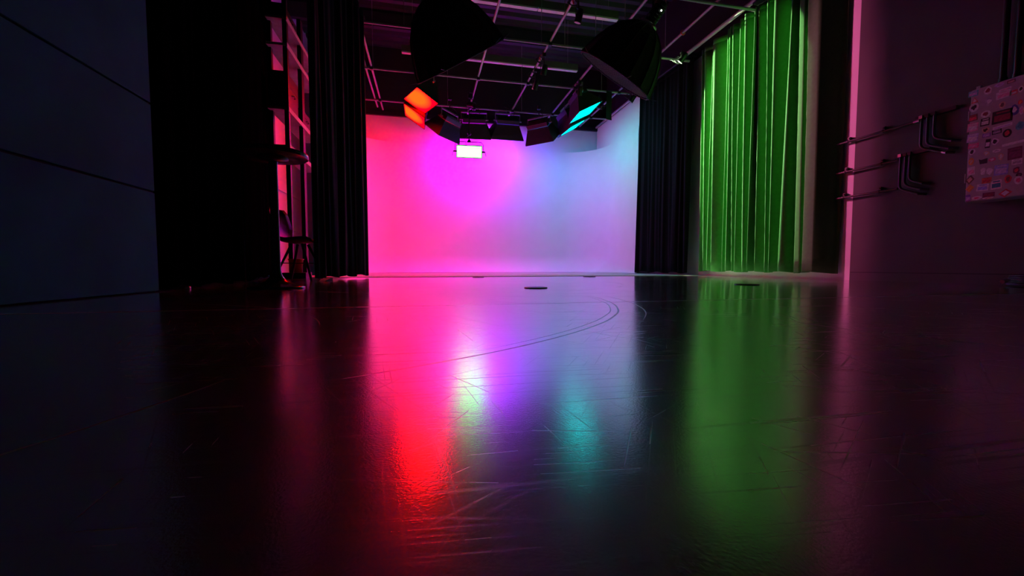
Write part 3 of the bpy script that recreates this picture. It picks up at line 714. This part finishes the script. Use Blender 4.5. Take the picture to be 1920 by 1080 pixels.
conduit_set('conduit_bends', 'lower cluster of three bent conduits on the dark right wall', (3.345, 3.30, 3.26), 1.325, (0.955, 0.985, 1.03), (0.07, 0.07, 0.07), (0.15, 0.12, 0.09))
def run(label, ya, yb, z, straps, end):
    t = thing('conduit_pipe', label, 'conduit', (PX, (ya + yb) / 2, z), 'level conduits on the right wall')
    MB().tube([(PX, ya, z), (PX, yb, z)], 0.0125, 8).build('pipe', M_COND, t)
    for yy in straps:
        b = MB(); b.box((XR - 0.018, yy, z + 0.025), (0.034, 0.022, 0.055)); b.tube([(PX, yy - 0.008, z), (PX, yy + 0.008, z)], 0.018, 8); b.tube([(XR - 0.036, yy, z + 0.036), (XR - 0.044, yy, z + 0.036)], 0.007, 6); b.build('strap', M_COND, t)
    if end: MB().tube([(PX, yb, z), (PX, yb + 0.05, z)], 0.018, 8).build('coupling', M_STEEL, t)
run('level conduit leading to the upper bent cluster', 4.05, 3.19, 1.635, (3.90, 3.53), True)
run('level conduit leading to the top of the lower bent cluster', 4.10, 3.36, 1.285, (3.92, 3.53), False)
run('level conduit leading to the foot of the lower bent cluster', 4.05, 3.36, 0.985, (3.93, 3.54), False)
for yy, lb in ((2.60, 'upright conduit rising above the sticker cabinet, nearer the bent pipes'), (2.515, 'upright conduit rising above the sticker cabinet, at the picture edge')):
    t = thing('upright_conduit', lb, 'conduit', (PX, yy, 1.73), 'upright conduits over the cabinet')
    MB().tube([(PX, yy, 1.70), (PX, yy, 5.5)], 0.022, 10).build('pipe', M_COND, t)
    MB().tube([(PX, yy, 1.735), (PX, yy, 1.79)], 0.028, 10).build('coupling', M_COND, t)

# ------------------------------------------------------------------ cabinet covered in stickers
CX = 4.75
cb = thing('electrical_cabinet', 'grey wall cabinet plastered with colourful stickers', 'cabinet', (CX, 2.1, 0.735))
MB().box(((CX + 0.012 + XR) / 2, 2.10, 1.2275), (XR - CX - 0.012, 1.24, 0.985)).build('body', M_CAB, cb, bevel=0.006)
cb_door = MB().box((CX + 0.008, 2.10, 1.2275), (0.016, 1.232, 0.975)).build('door', M_CAB, cb, bevel=0.005)
for z in (0.95, 1.5): MB().tube([(CX + 0.004, 2.722, z - 0.04), (CX + 0.004, 2.722, z + 0.04)], 0.007, 8).build('hinge', M_CAB, cb)
MB().lathe([(0.001, 0.02), (0.016, 0.018), (0.018, 0.0)], (CX, 1.60, 1.22), (-1, 0, 0), 12).build('latch', M_BLK, cb)
CC = {'teal': (.10, .42, .42), 'teal2': (.05, .30, .34), 'lav': (.48, .42, .66), 'rosew': (.80, .66, .70), 'rose': (.66, .30, .42), 'dred': (.22, .03, .05), 'red': (.55, .06, .07), 'pale': (.72, .66, .70), 'dark': (.02, .018, .02), 'grey': (.36, .34, .38), 'tan': (.55, .40, .28), 'brown': (.14, .08, .06), 'navy': (.07, .07, .28), 'purple': (.20, .10, .42), 'crim': (.62, .10, .22), 'maroon': (.14, .03, .08), 'maroon2': (.20, .05, .12), 'orange': (.80, .30, .08), 'blue': (.28, .30, .66), 'redor': (.62, .14, .07), 'tealb': (.03, .20, .30)}
def smat(k): return mat('sticker_' + k, tuple(min(0.92, c * 1.35) for c in CC[k]), 0.35, noise=0.25, nscale=60)
ST = [(2.701,1.685,0.066,0.049,'r','teal','lav'),(2.606,1.669,0.062,0.071,'b','rosew','dred'),(2.506,1.599,0.092,0.058,'r','rosew','rose'),(2.499,1.64,0.075,0.018,'r','rosew','rose'),(2.446,1.592,0.041,0.036,'r','red','rosew'),(2.691,1.562,0.065,0.078,'o','pale','dark'),(2.689,1.624,0.047,0.048,'t','red','rosew'),(2.593,1.577,0.055,0.078,'o','grey','pale'),(2.51,1.516,0.042,0.058,'o','tan','brown'),(2.611,1.477,0.063,0.059,'o','pale','dred'),(2.506,1.42,0.125,0.106,'r','dark','dred'),(2.434,1.448,0.057,0.095,'b','navy','pale'),(2.395,1.428,0.036,0.067,'b','rosew','rose'),(2.612,1.409,0.059,0.064,'r','dark','pale'),(2.502,1.337,0.118,0.025,'r','pale','lav'),(2.696,1.472,0.066,0.056,'r','brown','red'),(2.609,1.34,0.054,0.057,'b','tan','dark'),(2.692,1.391,0.073,0.071,'r','rose','pale'),(2.396,1.307,0.055,0.081,'b','teal','teal2'),(2.534,1.302,0.06,0.037,'r','dark','grey'),(2.47,1.27,0.055,0.069,'o','dark','red'),(2.598,1.293,0.053,0.033,'r','purple','lav'),(2.688,1.297,0.075,0.071,'r','lav','rosew'),(2.586,1.219,0.032,0.074,'r','dark','rosew'),(2.543,1.224,0.052,0.061,'b','pale','dark'),(2.68,1.227,0.071,0.041,'r','crim','rose'),(2.687,1.178,0.052,0.056,'b','pale','dark'),(2.429,1.177,0.134,0.02,'r','rosew','pale'),(2.591,1.139,0.044,0.043,'b','tan','rosew'),(2.526,1.141,0.053,0.028,'b','pale','grey'),(2.499,1.087,0.035,0.065,'b','tan','rosew'),(2.417,1.092,0.085,0.097,'r','maroon','maroon2'),(2.688,1.092,0.037,0.064,'o','orange','tan'),(2.61,1.075,0.056,0.045,'f','dark','dark'),(2.552,1.076,0.049,0.035,'b','crim','rosew'),(2.402,1.02,0.061,0.045,'r','pale','grey'),(2.493,0.975,0.086,0.088,'r','blue','lav'),(2.606,0.989,0.036,0.072,'b','pale','rosew'),(2.566,0.98,0.044,0.071,'b','rosew','pale'),(2.403,0.951,0.05,0.057,'b','maroon','red'),(2.684,1.007,0.047,0.071,'r','rosew','rose'),(2.690,0.932,0.056,0.076,'d','brown','tan'),(2.579,0.904,0.062,0.048,'r','redor','red'),(2.517,0.856,0.068,0.077,'r','pale','tealb'),(2.448,0.888,0.049,0.069,'b','red','brown'),(2.387,0.867,0.049,0.07,'o','rosew','crim'),(2.687,0.856,0.055,0.064,'d','orange','orange'),(2.603,0.848,0.077,0.06,'r','pale','blue'),(2.459,0.775,0.076,0.066,'d','red','rosew'),(2.561,0.778,0.077,0.04,'r','maroon','dred'),(2.695,0.772,0.034,0.058,'r','purple','lav'),(2.640,0.762,0.08,0.036,'b','rosew','crim'),(2.563,0.752,0.079,0.02,'b','pale','tan'),(2.385,0.911,0.04,0.034,'b','dark','maroon'),(2.406,1.602,0.032,0.051,'o','pale','dark'),(2.465,1.689,0.049,0.025,'r','brown','tan'),(2.535,1.690,0.068,0.032,'b','lav','grey'),(2.405,1.498,0.032,0.045,'b','red','orange')]
SN = {'dark': 'black', 'dred': 'dark red', 'rosew': 'pale pink', 'lav': 'lavender', 'redor': 'red-orange', 'crim': 'crimson', 'tealb': 'deep teal', 'teal2': 'teal', 'maroon2': 'maroon'}
rnd = random.Random(4); ks = list(CC)
for gy in range(6):          # the near part of the door, mostly outside the frame, is stickered as densely
    for gz in range(7):
        ST.append((2.30 - gy * 0.125 + rnd.uniform(-.02, .02), 0.82 + gz * 0.13 + rnd.uniform(-.025, .025), rnd.uniform(.045, .10), rnd.uniform(.04, .085), rnd.choice('rrbbod'), rnd.choice(ks), rnd.choice(ks)))
for (y, z, w_, h_, sh, a, b_) in ST:
    n = {'r': 4, 'o': 14, 't': 3, 'd': 4, 'b': 11, 'f': 5}[sh]
    if sh == 'r': P0 = [(-1, -1), (1, -1), (1, 1), (-1, 1)]
    elif sh == 'd': P0 = [(0.1, -1.1), (1.1, -0.1), (-0.1, 1.1), (-1.1, 0.1)]
    elif sh == 't': P0 = [(-1, -1), (1, -1), (0, 1)]
    elif sh == 'f': P0 = [(-1, -1), (0.7, -1), (1, 1), (0.5, 0.6), (-1, 0.9)]
    elif sh == 'o': P0 = [(math.cos(2 * PI * k / n), math.sin(2 * PI * k / n)) for k in range(n)]
    else: P0 = [((0.72 + 0.38 * rnd.random()) * math.cos(2 * PI * k / n), (0.72 + 0.38 * rnd.random()) * math.sin(2 * PI * k / n)) for k in range(n)]
    ro = rnd.uniform(-0.09, 0.09)
    def tr(p, s, dx, dy): 
        px, py = p[0] * w_ / 2 * s + dx, p[1] * h_ / 2 * s + dy
        return (px * math.cos(ro) - py * math.sin(ro), px * math.sin(ro) + py * math.cos(ro))
    s1 = MB(); base = [tr(p, 1, 0, 0) for p in P0]
    s1.prism([(CX + 0.0005, y + p[0], z + p[1]) for p in base][::-1], (-0.0013, 0, 0), 0)
    if sh in 'rtdf' :
        inner = [tr(p, 0.62, 0.0, 0.0) for p in P0] if sh != 'r' else [tr(p, 0.78, 0, 0) for p in [(-1, -0.85), (1, -0.85), (1, 0.35), (-1, 0.35)]]
    else: inner = [tr(p, 0.55, rnd.uniform(-.05, .05) * w_, rnd.uniform(-.08, .08) * h_) for p in P0]
    s1.prism([(CX - 0.0008, y + p[0], z + p[1]) for p in inner][::-1], (-0.0006, 0, 0), 1)
    if sh == 'r' and w_ > 0.05 and h_ > 0.03:   # a printed bar
        bar_ = [tr(p, 1, 0, 0) for p in ((-0.7, 0.55), (0.6, 0.55), (0.6, 0.8), (-0.7, 0.8))]
        s1.prism([(CX - 0.0008, y + p[0], z + p[1]) for p in bar_][::-1], (-0.0006, 0, 0), 1)
    shn = {'r': 'rectangular', 'o': 'round', 't': 'triangular', 'd': 'tilted square', 'b': 'die-cut', 'f': 'flag-shaped'}[sh]
    ca, cb_ = SN.get(a, a), SN.get(b_, b_)
    s1.build('sticker', [smat(a), smat(b_)], cb_door, label='%s %s sticker%s' % (shn, ca, '' if ca == cb_ else ' with %s print' % cb_))
tag(MB().box((4.80, 2.69, 1.735), (0.03, 0.03, 0.028)).build('white_block', M_PAPER, loc=(4.80, 2.69, 1.735), bevel=0.004), 'tiny white block on the top corner of the sticker cabinet', 'block')

# ------------------------------------------------------------------ on the floor
def plate(label, x, y, r):
    t = thing('floor_plate', label, 'floor plate', (x, y, 0), 'round covers let into the floor')
    MB().lathe([(0.001, 0.006), (r * 0.82, 0.006), (r * 0.84, 0.003)], (x, y, 0), (0, 0, 1), 28).build('lid', M_PLATE, t)
    MB().lathe([(r * 0.85, 0.001), (r * 0.85, 0.007), (r, 0.007), (r * 1.04, 0.0005)], (x, y, 0), (0, 0, 1), 28).build('ring', M_PLATE, t)
plate('dark round floor cover in the middle of the bright reflection', 0.81, 2.91, 0.085)
plate('dark round floor cover in front of the green drape', 2.78, 3.04, 0.095)
plate('dark round floor cover at the stage edge, below the green lamp', 0.78, 6.02, 0.085)
plate('dark round floor cover at the stage edge, right of centre', 2.53, 5.95, 0.095)
tag(MB().prism([(-1.16, 4.84, 0.001), (-1.09, 4.80, 0.001), (-1.05, 4.88, 0.03), (-1.13, 4.92, 0.028)], (0.004, -0.004, 0.003)).build('paper_scrap', M_PAPER, loc=(-1.1, 4.86, 0)), 'crumpled pale paper scrap at the hem of the left black drape', 'paper')
tag(MB().lathe([(0.001, 0.0), (0.016, 0.0), (0.018, 0.012), (0.010, 0.02), (0.001, 0.022)], (-1.66, 3.30, 0.0), (0, 0, 1), 12).build('floor_stop', M_STEEL, loc=(-1.66, 3.30, 0)), 'small shiny metal stop on the floor below the left wall', 'door stop')
# coil of black cable with a plug against the right wall
coil = thing('cable_coil', 'coil of black cable with a shiny plug by the right wall', 'cable', (4.72, 2.28, 0))
pts = [(4.72 + (0.13 + 0.012 * math.sin(k * 1.7)) * math.cos(k * 0.42), 2.24 + (0.13 + 0.012 * math.cos(k * 1.3)) * math.sin(k * 0.42), 0.012 + 0.0011 * k) for k in range(75)]
MB().tube(pts, 0.011, 6).build('loops', M_CABLE, coil)
MB().tube([(4.60, 2.33, 0.05), (4.56, 2.33, 0.045), (4.53, 2.33, 0.04)], [0.012, 0.016, 0.016], 8).build('plug', M_STEEL, coil)
bag = thing('gear_bag', 'black soft gear bag slumped against the right wall at the picture edge', 'bag', (4.78, 2.0, 0))
vs = []; fs = []
for j in range(9):
    t_ = j / 8; z = 0.002 + 0.30 * t_; k_ = math.sin(min(1, t_ * 1.35 + 0.22) * PI) ** 0.5 if t_ < 0.95 else 0.25
    for i in range(20):
        a = 2 * PI * i / 20; rr = k_ * (1 + 0.07 * math.sin(3 * a + j))
        vs.append((4.79 + 0.13 * rr * math.cos(a), 1.98 + 0.20 * rr * math.sin(a), z))
for j in range(8):
    for i in range(20): fs.append((j * 20 + i, j * 20 + (i + 1) % 20, (j + 1) * 20 + (i + 1) % 20, (j + 1) * 20 + i))
b = MB().add(vs, fs, 0, True); b.add([vs[i] for i in range(20)], [tuple(range(20))[::-1]]); b.add(vs[-20:], [tuple(range(20))]); b.build('body', M_BFAB, bag)
MB().tube([(4.72, 1.90, 0.27), (4.70, 1.92, 0.34), (4.70, 2.04, 0.34), (4.72, 2.06, 0.27)], 0.010, 6).build('handle', M_CABLE, bag)
